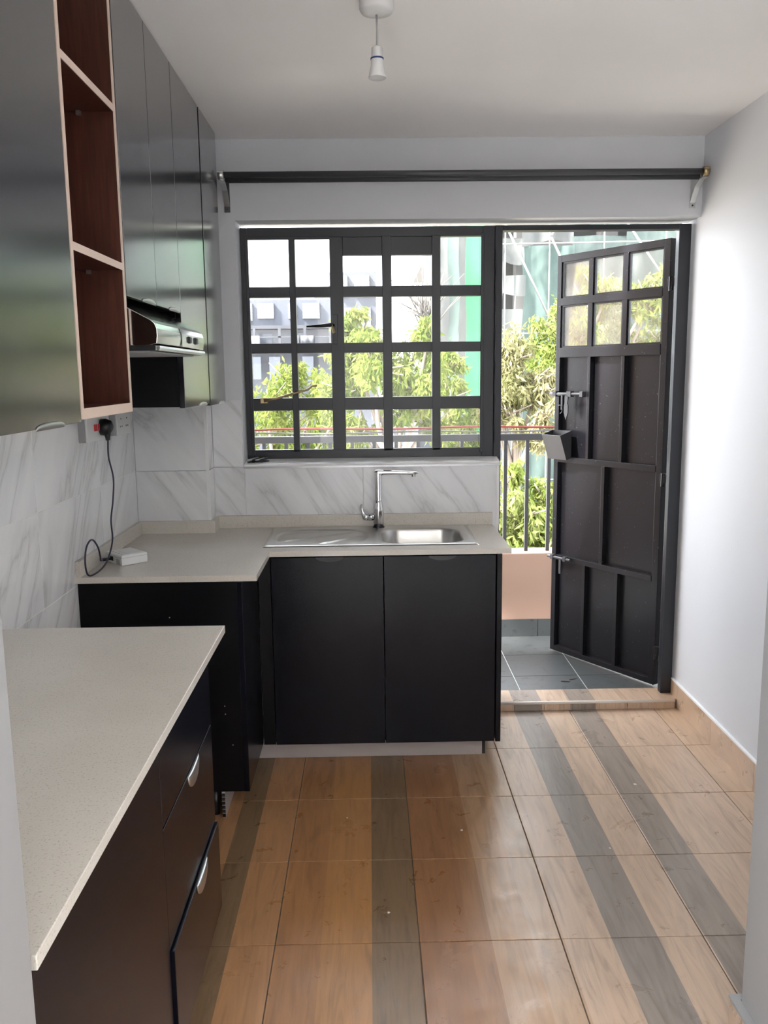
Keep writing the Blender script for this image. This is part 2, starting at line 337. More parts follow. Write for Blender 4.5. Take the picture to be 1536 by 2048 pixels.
# bars of the burglar grille
for x0, x1 in ((-.345,-.318),(.064,.106),(.284,.322)):
    obj('upright_bar', bx(x0, x1, FY0-.006, FY1, wz0+.03, 2.165 if x0 < 0 else 2.165), m_frame, w1, .002)
for z0, z1 in ((1.408,1.464),(1.662,1.706),(1.905,1.951)):
    obj('cross_bar', bx(-.530, .512, FY0-.003, FY1-.004, z0, z1), m_frame, w1, .002)
obj('side_fin', bx(.500, .515, FY0-.010, FY0, wz0+.02, wz1-.03), m_frame, w1, .002)
obj('side_fin', bx(-.535, -.521, FY0-.010, FY0, wz0+.02, wz1-.03), m_frame, w1, .002)
pcx = [(-.522,-.343),(-.32,-.165),(-.109,.065),(.105,.285),(.321,.505)]
pcz = [(1.226,1.410),(1.462,1.664),(1.704,1.907),(1.949,2.163)]
for (a, b) in pcx:
    for (c, d) in pcz: obj('window_pane', bx(a, b, 3.915, 3.919, c, d), m_glass, w1)
h = obj('window_handle', MB().tube([(-.150,3.885,1.782),(-.165,3.862,1.783),(-.20,3.858,1.779),(-.272,3.862,1.777)], [.007,.009,.0085,.005], 10), m_blackp, w1)
obj('handle_plate', MB().box(-.160, -.135, 3.875, 3.890, 1.70, 1.83), m_frame, w1, .002)
obj('handle_catch', MB().tube([(-.163,3.862,1.785),(-.155,3.862,1.765),(-.150,3.866,1.748)], .006, 8), m_brass, w1)
s = obj('window_stay', MB().tube([(-.472,3.876,1.455),(-.42,3.874,1.462),(-.345,3.868,1.483),(-.27,3.860,1.503),(-.255,3.860,1.516),(-.232,3.860,1.519)], [.010,.0055,.0055,.005,.005,.006], 8), m_brass, w1)
s['label'] = 'brass window stay arm'
obj('stay_bracket', bx(-.488, -.455, 3.872, 3.892, 1.442, 1.466), m_brass, s, .002)

# ------------------------------------------------------------------ door frame and leaf
d1 = bpy.data.objects.new('door_1', None); COL.objects.link(d1); d1['kind'] = 'structure'; d1['label'] = 'black steel door frame in the opening to the balcony'; ORG[d1.name] = (0,0,0)
obj('jamb_post', bx(.5625, .596, FY0-.006, FY1+.01, .9, 2.203), m_frame, d1, .002)
obj('jamb_post', bx(.578, .596, FY0+.01, FY1+.01, .041, .9), m_frame, d1, .002)
obj('jamb_post', bx(1.374, 1.428, FY0-.006, FY1-.010, .041, 2.203), m_frame, d1, .002)
obj('head_bar', bx(.596, 1.374, FY0-.006, FY1+.01, 2.181, 2.203), m_frame, d1, .002)
obj('weld_bead', MB().tube([(.566+.002*math.sin(i*2.1), FY0-.007, 1.25+i*.05) for i in range(18)], .0022, 6), m_frame, d1)

dl = thing('door_leaf', 'open black steel door leaf with six glass panes above metal panels', 'door', (1.372, 3.980, 0), math.atan2(.834, -.552))
LW, LZ0, LZ1 = .700, .046, 2.158
def dp(name, *b, bev=.0015, m=None): return obj(name, bx(*b), m or m_black, dl, bev, True)
dp('stile', 0, .036, -.035, 0, LZ0, LZ1); dp('stile', LW-.030, LW, -.035, 0, LZ0, LZ1)
dp('rail', .036, LW-.03, -.035, 0, LZ1-.035, LZ1); dp('rail', .036, LW-.03, -.035, 0, LZ0, LZ0+.028)
dp('rail', .036, LW-.03, -.035, .002, 1.640, 1.690); dp('rail', .036, LW-.03, -.035, .002, 1.092, 1.122); dp('rail', .036, LW-.03, -.035, .002, .560, .588)
gx = [.036, .245, .265, .458, .478, LW-.03]
dp('glazing_bar', .036, LW-.03, -.03, .001, 1.905, 1.942)
for a, b in ((.238,.268),(.455,.483)):
    dp('glazing_bar', a, b, -.03, 0, 1.69, LZ1-.035)
    dp('panel_bar', a+.004, b-.006, -.035, .001, 1.122, 1.640); dp('panel_bar', a+.004, b-.006, -.035, .001, LZ0+.028, .560)
dp('panel_bar', .346, .368, -.035, .001, .588, 1.092)
bead = MB()
for (a, b) in ((.036,.238),(.268,.455),(.483,LW-.03)):
    for (c, d) in ((1.69,1.905),(1.942,LZ1-.035)):
        p = obj('door_pane', bx(a, b, -.020, -.016, c, d), m_dusty, dl, 0, True)
        for q in ((a, b, c, c+.008), (a, b, d-.008, d)): bead.box(q[0], q[1], -.016, -.006, q[2], q[3])
        for q in ((a, a+.008), (b-.008, b)): bead.box(q[0], q[1], -.016, -.006, c, d)
obj('glazing_bead', bead, m_black, dl, 0, True)
for a, b in ((.036,.242),(.262,.459),(.477,LW-.03)):
    dp('metal_panel', a, b, -.033, -.029, 1.122, 1.640, bev=0); dp('metal_panel', a, b, -.033, -.029, LZ0+.028, .560, bev=0)
for a, b in ((.036,.346),(.368,LW-.03)): dp('metal_panel', a, b, -.033, -.029, .588, 1.092, bev=0)
for z in (1.955, 1.06, .215):
    hg = obj('hinge', MB().tube([(-.012,.004,z-.032),(-.012,.004,z+.032)], .012, 12).box(-.024, .004, -.012, .012, z-.012, z+.026), m_black, dl, .001, True)
bt = obj('barrel_bolt', MB().tube([(LW+.018,.016,1.452),(LW-.212,.016,1.452)], .0085, 10).box(LW-.030, LW-.005, 0, .026, 1.438, 1.466).box(LW-.135, LW-.105, 0, .026, 1.438, 1.466).box(LW-.215, LW-.195, -.002, .026, 1.438, 1.466), m_bolt, dl, .001, True); bt['label'] = 'worn grey barrel bolt'
obj('hasp', MB().prism([(LW-.118,1.445),(LW-.094,1.445),(LW-.094,1.40),(LW-.090,1.395),(LW-.090,1.355),(LW-.104,1.318),(LW-.118,1.355),(LW-.118,1.395),(LW-.114,1.40)], 'y', .020, .026), m_bolt, bt, .001, True)
obj('hasp', MB().box(LW-.078, LW-.066, .018, .024, 1.37, 1.445), m_bolt, bt, .001, True)
obj('ring', MB().tube([(LW-.058+.020*math.cos(t), .022, 1.372+.022*math.sin(t)) for t in [math.radians(60+i*20) for i in range(11)]], .003, 8), m_black, bt, 0, True)
# lock guard box
gb = obj('guard_box', MB().add([(LW+.008,0,1.262),(LW-.125,0,1.262),(LW-.125,0,1.120),(LW+.008,0,1.120),
    (LW+.008,.085,1.240),(LW-.125,.085,1.240),(LW-.125,.035,1.110),(LW+.008,.035,1.110)],
    [(4,5,6,7),(0,4,7,3),(1,2,6,5),(2,3,7,6),(0,3,2,1)]), m_rail, dl, 0, True)
sd = gb.modifiers.new('sheet', 'SOLIDIFY'); sd.thickness = .003; gb['label'] = 'dark grey open top steel guard box'
lb = obj('lower_bolt', MB().tube([(LW+.015,.014,.575),(LW-.150,.014,.575)], .008, 10).box(LW-.03, LW-.01, 0, .024, .563, .588).box(LW-.12, LW-.10, 0, .024, .563, .588), m_bolt, dl, .001, True)
obj('bolt_tail', MB().box(LW-.085, LW-.070, .014, .019, .49, .575), m_bolt, lb, .001, True)

# ------------------------------------------------------------------ worktops
CT, CB = .893, .872
wt = thing('worktop', 'pale speckled L-shaped worktop under the window holding the sink', 'worktop', (-.39, 3.25, CB))
cs = MB().box(XL+T, -.394, 2.862, 3.25, CB, CT).box(XL+T, -.70, 3.25, 3.679, CB, CT).box(-.70+T, -.415, 3.25, 3.793, CB, CT).box(.413, .545, 3.25, 3.793, CB, CT).box(-.415, .413, 3.25, 3.345, CB, CT).box(-.415, .413, 3.752, 3.793, CB, CT).box(-.70, -.70+T, 3.25, 3.679, CB, CT)
obj('slab', cs, m_quartz, wt)
for b in ((XL+T, XL+T+.018, 2.862, 3.679), (XL+T+.018, -.676, 3.661, 3.679), (-.694, -.676, 3.679, 3.775), (-.694, .545, 3.775, 3.7935)):
    obj('upstand', bx(*b, CT, .948), m_quartz, wt, .0012)
wt2 = thing('worktop', 'large pale speckled worktop in the left foreground over the drawers', 'worktop', (-.70, 1.6, CB))
obj('slab', bx(XL+T, -.404, .925, 2.272, CB, CT), m_quartz, wt2, .0015)

# ------------------------------------------------------------------ sink with drainer
sk = thing('sink', 'stainless steel sink with a ribbed drainer set in the worktop', 'sink', (0, 3.55, CT))
import numpy as np
X0, X1, Y0, Y1 = -.432, .430, 3.325, 3.768
nx, ny = 260, 132
def sdrr(x, y, cx, cy, hx, hy, r):
    qx, qy = abs(x-cx)-hx+r, abs(y-cy)-hy+r
    return math.hypot(max(qx,0), max(qy,0))+min(max(qx,qy),0)-r
def sm(t): t = max(0,min(1,t)); return t*t*(3-2*t)
def sinkz(x, y):
    z = CT+.0045
    e = min(x-X0, X1-x, y-Y0, Y1-y)
    z -= .0045*(1-sm(e/.008)); z += .0015*math.exp(-((e-.018)/.007)**2)
    db = sdrr(x, y, .212, 3.535, .168, .160, .085)
    z -= .145*sm((-db+.004)/.040)
    z -= .003*sm(1-db/.03) if db > 0 else .003
    dd = sdrr(x, y, -.205, 3.535, .195, .165, .13)
    if dd < 0:
        z -= .006*sm(-dd/.012)
        a = math.atan2(y-3.80, x-.20); ph = a*26
        z += .0050*max(0, math.sin(ph))**4*sm(-(dd+.02)/.03)
    return z
mb = MB(); mb.v = [(X0+(X1-X0)*i/nx, Y0+(Y1-Y0)*j/ny, sinkz(X0+(X1-X0)*i/nx, Y0+(Y1-Y0)*j/ny)) for j in range(ny+1) for i in range(nx+1)]
mb.f = [(j*(nx+1)+i, j*(nx+1)+i+1, (j+1)*(nx+1)+i+1, (j+1)*(nx+1)+i) for j in range(ny) for i in range(nx)]; mb.sm = [True]*len(mb.f)
obj('sink_top', mb, m_steel, sk)
obj('drain', MB().lathe([(.0,.004),(.025,.003),(.034,.006),(.040,.003),(.040,-.004)], (.212, 3.535, CT-.145), 24), m_mirror, sk)

fx, fy = .034, 3.728
fc = thing('faucet', 'chrome swivel tap with a long flat spout behind the sink', 'faucet', (fx, fy, CT+.004))
zb = CT+.002
obj('base_ring', MB().lathe([(.0,.006),(.026,.006),(.0265,.002),(.0265,0)], (fx,fy,zb)), m_blackp, fc)
obj('body', MB().lathe([(0,.004),(.0225,.004),(.0225,.085),(.0215,.098),(.0175,.112),(.0165,.122),(0,.122)], (fx,fy,zb)), m_chrome, fc)
obj('neck', MB().lathe([(.0150,.122),(.0150,.225),(.0155,.2475),(.012,.256),(0,.258)], (fx,fy,zb)), m_chrome, fc)
sp = MB(); secs = []
for t, hw, z0, z1 in ((-.016,.004,.242,.250),(-.010,.014,.236,.256),(.0,.0155,.232,.258),(.03,.0155,.236,.256),(.09,.0155,.236,.253),(.14,.0155,.235,.251),(.165,.0145,.236,.249),(.178,.010,.238,.246),(.183,.003,.241,.243)):
    ring = [(fx+t, fy+hw*math.copysign(abs(math.cos(a))**.6, math.cos(a)), zb+(z0+z1)/2+(z1-z0)/2*math.copysign(abs(math.sin(a))**.6, math.sin(a))) for a in [2*math.pi*k/16 for k in range(16)]]
    secs.append(ring)
sp.add([v for r in secs for v in r], [(i*16+k, i*16+(k+1)%16, (i+1)*16+(k+1)%16, (i+1)*16+k) for i in range(len(secs)-1) for k in range(16)]+[tuple(range(16)), tuple(range(len(secs)*16-1, len(secs)*16-17, -1))], True)
so_ = obj('spout', sp, m_chrome, fc)
obj('aerator', MB().lathe([(.010,.0),(.011,.012)], (fx+.157, fy, zb+.226), 16), m_steel, so_)
lv = obj('lever', MB().tube([(fx-.020,fy,zb+.050),(fx-.046,fy,zb+.048)], .0165, 16), m_chrome, fc)
obj('lever_cap', MB().tube([(fx-.046,fy,zb+.048),(fx-.058,fy,zb+.050),(fx-.066,fy,zb+.060),(fx-.072,fy,zb+.080),(fx-.076,fy,zb+.105)], [.0165,.017,.011,.006,.004], 14), m_chrome, lv)

# ------------------------------------------------------------------ base cabinets
kit = thing('base_cabinet', 'dark two door base cabinet under the sink', 'cabinet', (.05, 3.5, 0))
obj('carcass', MB().box(-.44, -.424, 3.30, 3.76, .09, CB-.006).box(.474, .490, 3.30, 3.76, .09, CB-.006).box(-.424, .474, 3.30, 3.76, .09, .106), m_dark, kit)
for x0, x1 in ((-.394,.0455),(.0485,.489)):
    d = obj('cabinet_door', bx(x0, x1, 3.278, 3.296, .088, .862), m_navy, kit, .001)
    xc = (x0+x1)/2+.01
    obj('edge_pull', MB().prism([(xc-.055,.862)]+[(xc+.055*math.cos(t), .862-.018*math.sin(t)) for t in [math.pi*k/12 for k in range(12,-1,-1)]][1:], 'y', 3.274, 3.2785), m_blackp, d)
obj('end_panel', bx(.493, .513, 3.272, 3.775, .088, .866), m_navy, kit, .001)
obj('corner_filler', bx(-.445, -.398, 3.282, 3.298, .088, .866), m_dark, kit)
kp = obj('kick_board', bx(-.535, .448, 3.345, 3.357, .001, .083), m_kick, kit); kp['label'] = 'grey aluminium kick board'
obj('kick_board_end', MB().box(.438, .462, 3.352, 3.372, .001, .088), m_blackp, kit)

cc = thing('base_cabinet', 'dark corner base cabinet with a black side panel facing the cooker gap', 'cabinet', (-.73, 3.1, 0))
obj('side_panel', bx(XL+T+.001, -.447, 2.872, 2.890, .098, CB-.001), m_dark, cc, .0008)
obj('carcass', MB().box(XL+T+.001, -.50, 2.891, 3.66, .10, .116), m_dark, cc)
obj('front_panel', bx(-.4655, -.4465, 2.8705, 3.279, .098, .866), m_navy, cc, .0012)
kp2 = obj('kick_board', bx(-.547, -.535, 2.868, 3.344, .001, .098), m_kick, cc); kp2['label'] = 'grey aluminium kick board with an open honeycomb end'
e = MB()
for k in range(6): e.box(-.5465, -.5355, 2.866, 2.868, .004+k*.0155, .016+k*.0155)
obj('honeycomb_cell', e, m_blackp, kp2)
obj('adjustable_leg', MB().tube([(-.575,2.90,.001),(-.575,2.90,.098)], .014, 12), m_blackp, cc)
for px, pz in ((-.523,.42),(-.522,.39),(-.70,.745),(-.50,.275)): 
    obj('hinge_plate_screw', MB().tube([(px,2.8725,pz),(px,2.8700,pz)], .0022, 8), m_alu, cc)

nb = thing('base_cabinet', 'dark brown black drawer cabinet under the foreground worktop', 'cabinet', (-.72, 1.55, 0))
obj('carcass', MB().box(XL+T+.001, -.447, .93, .946, .10, CB-.001).box(XL+T+.001, -.447, 2.108, 2.126, .148, CB-.001).box(XL+T+.001, -.447, .946, 2.108, .148, .164).box(XL+T+.001, -.447, 1.59, 1.606, .164, CB-.001), m_dark, nb)
F0, F1 = -.4445, -.4255
def crescent(par, yc, zt, x, w=.062, hgt=.042):
    # half-moon edge pull: flat along the top edge, curved lip standing off the front
    mbp = MB(); n = 14; vs = []
    for k in range(n+1):
        t = math.pi*k/n; yk = yc - w*math.cos(t); d = math.sin(t)
        vs += [(x+.0008, yk, zt+.001), (x+.0008+.006*d**.7, yk, zt-.010*d), (x+.0006+.004*d**.5, yk, zt-hgt*d**.8), (x+.0004, yk, zt-hgt*d**.8)]
    fs = [(k*4+q, k*4+(q+1)%4, (k+1)*4+(q+1)%4, (k+1)*4+q) for k in range(n) for q in range(4)]
    mbp.add(vs, fs, True); return obj('edge_pull', mbp, m_alu, par)
obj('cabinet_door', bx(F0, F1, .932, 1.598, .152, CB-.004), m_navy, nb, .001)
t1 = obj('drawer_front', bx(F0, F1, 1.6005, 2.124, .674, CB-.004), m_navy, nb, .001)
t2 = obj('drawer_front', bx(F0, F1, 1.5990, 2.126, .402, .668), m_navy, nb, .001)
t3 = obj('drawer_front', bx(F0+.007, F1+.007, 1.610, 2.130, .150, .394), m_navy, nb, .001)
crescent(t2, 1.893, .668, F1); crescent(t3, 1.900, .394, F1+.007)
obj('kick_board', bx(-.535, -.523, .93, 2.11, .001, .147), m_kick, nb)

# ------------------------------------------------------------------ wall cabinets
UX = -.612; UF = UX-.019; XW = XL+T+.001
def wallcab(label, y0, y1, z0, doors, side=True):
    c = thing('wall_cabinet', label, 'cabinet', (-.82, (y0+y1)/2, z0))
    t = .016
    obj('carcass', MB().box(XW, UF-.001, y0, y0+t, z0, CZ-.001).box(XW, UF-.001, y1-t, y1, z0, CZ-.001).box(XW, UF-.001, y0+t, y1-t, z0, z0+t).box(XW, UF-.001, y0+t, y1-t, CZ-.017, CZ-.001).box(XW, XW+.006, y0+t, y1-t, z0+t, CZ-.017), m_dark, c)
    for a, b in doors:
        d = obj('cabinet_door', bx(UF, UX, a+.0014, b-.0014, z0-.004, CZ-.004), m_navyg, c, .0012)
        yc = (a+b)/2
        n = 12; vs = []; w = .072 if b-a < .4 else .075
        for k in range(n+1):
            tt = math.pi*k/n; yk = yc+.20*(b-a) - w*math.cos(tt); dd = math.sin(tt)
            vs += [(UX+.0008,yk,z0-.007),(UX+.0010+.004*dd**.7,yk,z0-.004+.007*dd),(UX+.0006+.002*dd**.5,yk,z0-.004+.011*dd**.9),(UX+.0004,yk,z0-.004+.011*dd**.9)]
        mbp = MB().add(vs, [(k*4+q, k*4+(q+1)%4, (k+1)*4+(q+1)%4, (k+1)*4+q) for k in range(n) for q in range(4)], True)
        obj('edge_pull', mbp, m_alu, d)
    return c
wallcab('tall dark wall cabinet with one plain door at the left edge', 1.24, 1.838, 1.478, [(1.24,1.838)])
wallcab('dark two door wall cabinet above the cooker hood', 2.245, 2.877, 1.776, [(2.245,2.562),(2.562,2.877)])
wallcab('dark full height wall cabinet right beside the cooker hood', 2.879, 3.325, 1.466, [(2.879,3.322)])
wallcab('dark wall cabinet in the corner nearest the window', 3.338, 3.676, 1.458, [(3.340,3.690)])
sh = thing('open_shelf_unit', 'open red brown shelf unit with pale edges between the wall cabinets', 'shelf', (-.82, 2.04, 1.486))
obj('side_panel', bx(XW, UX-.002, 1.842, 1.858, 1.486, CZ-.002), m_veneer, sh); obj('side_panel', bx(XW, UX-.002, 2.222, 2.238, 1.486, CZ-.002), m_veneer, sh)
obj('back_panel', bx(XW, XW+.008, 1.858, 2.222, 1.486, CZ-.002), m_veneer, sh)
for z in (1.486, 1.832, 2.206):
    s_ = obj('shelf_board', bx(XW+.008, UX-.002, 1.858, 2.222, z, z+.016), m_veneer, sh)
    obj('edge_band', bx(UX-.002, UX, 1.858, 2.222, z-.0005, z+.0165), m_edge, s_)
    for yk in (1.866, 2.214): obj('shelf_pin', bx(-.70, -.69, yk-.006, yk+.006, z-.010, z), m_alu, s_)
for a, b in ((1.842,1.858),(2.222,2.238)): obj('edge_band', bx(UX-.002, UX, a, b, 1.4855, CZ-.002), m_edge, sh)
obj('lower_edge', bx(XW, UX, 1.842, 2.238, 1.4795, 1.4855), m_edge, sh)

# cooker hood
hd = thing('cooker_hood', 'slim stainless cooker hood with two black slider switches under the wall cabinet', 'hood', (-.8, 2.56, 1.63))
HY0, HY1 = 2.247, 2.872
prof = [(XW, 1.765), (-.645, 1.765), (-.612, 1.742), (-.556, 1.712), (-.546, 1.703), (-.541, 1.690), (-.540, 1.672), (-.543, 1.652), (-.560, 1.648), (XW, 1.648)]
hb_ = MB().prism(prof, 'y', HY0, HY1); obj('hood_body', hb_, m_mirror, hd, .0015)
obj('under_tray', bx(XW+.02, -.548, HY0+.004, HY1-.004, 1.634, 1.6475), m_blackp, hd)
obj('front_visor', MB().prism([(-.552,1.636),(-.552,1.6465),(-.538,1.6465),(-.536,1.640),(-.540,1.634)], 'y', HY0+.01, HY1-.004), m_alu, hd, .001)
obj('filter_panel', bx(-.96, -.57, HY0+.03, HY1-.03, 1.630, 1.634), m_grey, hd)
obj('panel_joint', MB().prism([(-.5400,1.650),(-.5385,1.672),(-.5395,1.690),(-.5450,1.7045),(-.548,1.703),(-.543,1.672)], 'y', 2.528, 2.536), m_blackp, hd)
for yk in (2.64, 2.735):
    obj('slider_switch', MB().prism([(-.5405,1.664),(-.5335,1.667),(-.5335,1.683),(-.5405,1.686)], 'y', yk-.010, yk+.010), m_blackp, hd, .001)

# ------------------------------------------------------------------ curtain rods
rb = thing('curtain_rod', 'double dark metal curtain rod on brackets above the window and door', 'curtain rod', (.4, 3.72, 2.36))
f_ = obj('front_rod', MB().tube([(-.588,3.66,2.372),(1.398,3.66,2.372)], .0125, 14), m_rod, rb)
obj('back_rod', MB().tube([(-.585,3.735,2.366),(1.395,3.735,2.366)], .0105, 14), m_rod, rb)
for x, mm in ((-.590, m_rod), (1.392, m_alu)):
    arm = [(3.795,2.275),(3.775,2.300),(3.745,2.330),(3.70,2.350),(3.66,2.352)]
    br = obj('bracket', MB().box(x-.012, x+.012, 3.7935, 3.7995, 2.250, 2.385), mm, rb, .001)
    vs = []; 
    for (y, z) in arm: vs += [(x-.011,y,z+.003),(x+.011,y,z+.003),(x+.011,y-.002,z-.002),(x-.011,y-.002,z-.002)]
    obj('bracket_arm', MB().add(vs, [(i*4+q, i*4+(q+1)%4, (i+1)*4+(q+1)%4, (i+1)*4+q) for i in range(4) for q in range(4)]+[(0,1,2,3),(19,18,17,16)]), m_alu, br)
    obj('rod_cup', MB().tube([(x-.012,3.66,2.372),(x+.012,3.66,2.372)], .019, 16).box(x-.011, x+.011, 3.64, 3.796, 2.378, 2.384), m_brass if x > 0 else m_alu, br)
    obj('screw', MB().tube([(x,3.793,2.262),(x,3.791,2.262)], .004, 8), m_blackp, br)

# ------------------------------------------------------------------ pendant lamp holder
LX, LY = .034, 2.462
lp = thing('pendant_lamp_holder', 'bare white pendant lamp holder hanging from a ceiling rose', 'lamp', (LX, LY, CZ))
obj('ceiling_rose', MB().lathe([(0.046,0),(.046,-.018),(.042,-.026),(.020,-.031),(.006,-.032),(.0,-.032)], (LX,LY,CZ-.0005), 32), m_lampp, lp)
obj('flex', MB().tube([(LX,LY,CZ-.03),(LX+.001,LY,CZ-.07),(LX,LY,2.432)], .0028, 8), m_grey, lp)
lh = obj('lamp_socket', MB().lathe([(0,.078),(.010,.078),(.0145,.074),(.0155,.050),(.0165,.048),(.0170,.030),(.0205,.014),(.0245,0),(.0235,-.002),(.0195,.012),(.015,.030),(.0,.030)], (LX,LY,2.356), 28), m_lampp, lp)
obj('blue_ring', MB().lathe([(.0158,.049),(.0178,.049),(.0178,.045),(.0160,.045)], (LX,LY,2.356), 28), m_bring, lh)
obj('contact_pin', MB().tube([(LX+.006,LY,2.386),(LX+.006,LY,2.366)], .0022, 6), m_alu, lh)

# ------------------------------------------------------------------ sockets, plug, cable, adapter
def plate(label, y0, y1, z0, z1):
    p = thing('wall_socket', label, 'socket', (XL+T, (y0+y1)/2, z0))
    obj('back_box', bx(XL+T, XL+T+.024, y0, y1, z0, z1), m_grey, p, .001)
    obj('face_plate', bx(XL+T+.024, XL+T+.032, y0, y1, z0, z1), m_plastic, p, .002)
    return p
PX = XL+T+.032
c1 = plate('white switched double socket with red switches and a black plug', 2.985, 3.24, 1.342, 1.428)
for yk in (3.07, 3.115): obj('rocker_switch', bx(PX, PX+.006, yk-.012, yk+.012, 1.378, 1.402), m_red, c1, .001)
for yk in (3.19,):
    for dz, dy in ((.016,0),(-.004,-.011),(-.004,.011)): obj('socket_slot', bx(PX-.001, PX+.0006, yk+dy-.004, yk+dy+.004, 1.385+dz-.0025, 1.385+dz+.0025), m_blackp, c1)
c2 = plate('white double socket nearest the pillar with nothing plugged in', 3.345, 3.53, 1.342, 1.428)
for yk in (3.395, 3.475):
    for dz, dy in ((.020,0),(-.010,-.012),(-.010,.012)): obj('socket_slot', bx(PX-.001, PX+.0006, yk+dy-.0045, yk+dy+.0045, 1.385+dz-.003, 1.385+dz+.003), m_blackp, c2)
cd = thing('charger_lead', 'black plug and thin dark cable hanging down to the white box', 'cable', (PX, 3.13, .9))
pg = obj('plug', MB().tube([(PX+.002,3.135,1.388),(PX+.018,3.135,1.388),(PX+.034,3.135,1.386),(PX+.042,3.135,1.384)], [.030,.031,.026,.012], 18), m_blackp, cd)
obj('plug_neck', MB().tube([(PX+.022,3.135,1.372),(PX+.024,3.135,1.340)], [.013,.008], 10), m_blackp, pg)
def cat(P, n=8):
    P = [Vector(p) for p in P]; out = []
    for i in range(len(P)-1):
        a, b, c, d = P[max(i-1,0)], P[i], P[i+1], P[min(i+2,len(P)-1)]
        for k in range(n):
            t = k/n; out.append(.5*((2*b)+(c-a)*t+(2*a-5*b+4*c-d)*t*t+(3*b-a-3*c+d)*t**3))
    return out+[P[-1]]
cx = PX+.024
path = [(cx,3.135,1.345),(cx-.002,3.135,1.28),(cx+.006,3.15,1.20),(cx+.004,3.135,1.12),(cx,3.11,1.05),(cx+.004,3.10,.98),(cx+.003,3.05,.928),(cx,2.985,.902),(cx-.004,2.90,.8968),(cx-.012,2.855,.905),(cx-.008,2.825,.955),(cx-.004,2.838,1.005),(cx,2.885,1.020),(cx,2.94,.985),(cx-.008,2.985,.94),(cx-.020,3.025,.917),(cx-.022,3.058,.912)]
obj('cable', MB().tube(cat(path), .0032, 8), m_cable, cd)
obj('barrel_plug', MB().tube([(cx-.022,3.058,.912),(cx-.004,3.080,.912)], .0055, 10), m_blackp, cd)
ad = thing('power_adapter_box', 'small white plastic power box with two ports lying on the worktop', 'adapter', (-.904, 3.110, CT+.0004), math.radians(43))
obj('case', MB().prism([(-.0515,0),(.0515,0),(.0515,.034),(.048,.038),(-.048,.038),(-.0515,.034)], 'y', -.0615, .0615), m_plastic, ad, .003, True)
obj('lid_line', bx(-.0518, .0518, -.0618, .0618, .0275, .0285), m_grey, ad, 0, True)
obj('port', bx(-.0522, -.050, .004, .026, .010, .026), m_blackp, ad, 0, True); obj('port', bx(-.0522, -.050, -.046, -.020, .003, .022), m_grey, ad, 0, True)
obj('top_panel', bx(-.02, .040, -.045, .030, .038, .0388), m_plastic, ad, .0005, True)
for k in range(4): obj('status_mark', bx(-.040, -.035, -.04+k*.022, -.032+k*.022, .0380, .0386), m_grey, ad, 0, True)

# clips on the sill
for k, (x, y, a) in enumerate(((-.528,3.832,.5),(-.512,3.838,.9),(-.492,3.834,.35),(-.474,3.84,.6),(-.520,3.850,-.3))):
    c = thing('bag_clip', 'small black plastic clip in the heap at the left end of the sill', 'clip', (x, y, 1.1795+.155*(y-3.80)-.0045), a, 'clips heaped on the window sill')
    obj('jaw', MB().prism([(-.022,.0),(.022,.001),(.022,.006),(0,.010),(-.022,.005)], 'y', -.004, .004), m_blackp, c, .0005, True)
    obj('lever', MB().prism([(-.024,.009),(.012,.012),(.020,.020),(.018,.022),(-.024,.014)], 'y', -.003, .003), m_blackp if k % 2 else m_grey, c, .0005, True)

# crumbs on the floor
for k, (x, y) in enumerate(((.035,2.30),(1.00,3.06),(.78,2.62),(.62,3.45),(1.08,3.42),(.30,2.75),(-.10,2.85),(1.18,2.35))):
    r = .004+.003*random.random(); vs = [(x+r*random.uniform(.7,1.3)*math.cos(t), y+r*random.uniform(.7,1.5)*math.sin(t), .0006) for t in [k2*math.pi/3 for k2 in range(6)]]
    c = obj('paint_crumb', MB().add(vs+[(x,y,.0005+r*.6)], [(i,(i+1)%6,6) for i in range(6)]+[(5,4,3,2,1,0)]), m_nose)
    tag(c, 'tiny pale crumb of plaster lying on the floor tiles', 'crumb', 'plaster crumbs on the kitchen floor')

tw = obj('dry_twig', MB().tube([(1.150,2.318,.003),(1.166,2.305,.005),(1.180,2.300,.003)], [.003,.0025,.001], 6), m_bark)
tag(tw, 'dark bit of dry twig on the floor near the right wall', 'twig')
for k, (x, y, a) in enumerate(((1.01,4.12,.4),(.965,4.09,-.2))):
    c, s_ = math.cos(a), math.sin(a); P = [(-.022,0),(-.008,.005),(.010,.004),(.024,0),(.010,-.004),(-.008,-.005)]
    d = obj('dry_leaf', MB().add([(x+c*u-s_*v, y+s_*u+c*v, .0306) for u, v in P]+[(x+c*u-s_*v, y+s_*u+c*v, .0325+.002*abs(v)*100) for u, v in P], [(5,4,3,2,1,0),(6,7,8,9,10,11)]+[(i,(i+1)%6,6+(i+1)%6,6+i) for i in range(6)]), m_twig)
    tag(d, ['thin dry leaf on the balcony floor, the one nearer the door leaf','thin dry leaf on the balcony floor, the one farther from the door leaf'][k], 'leaf')
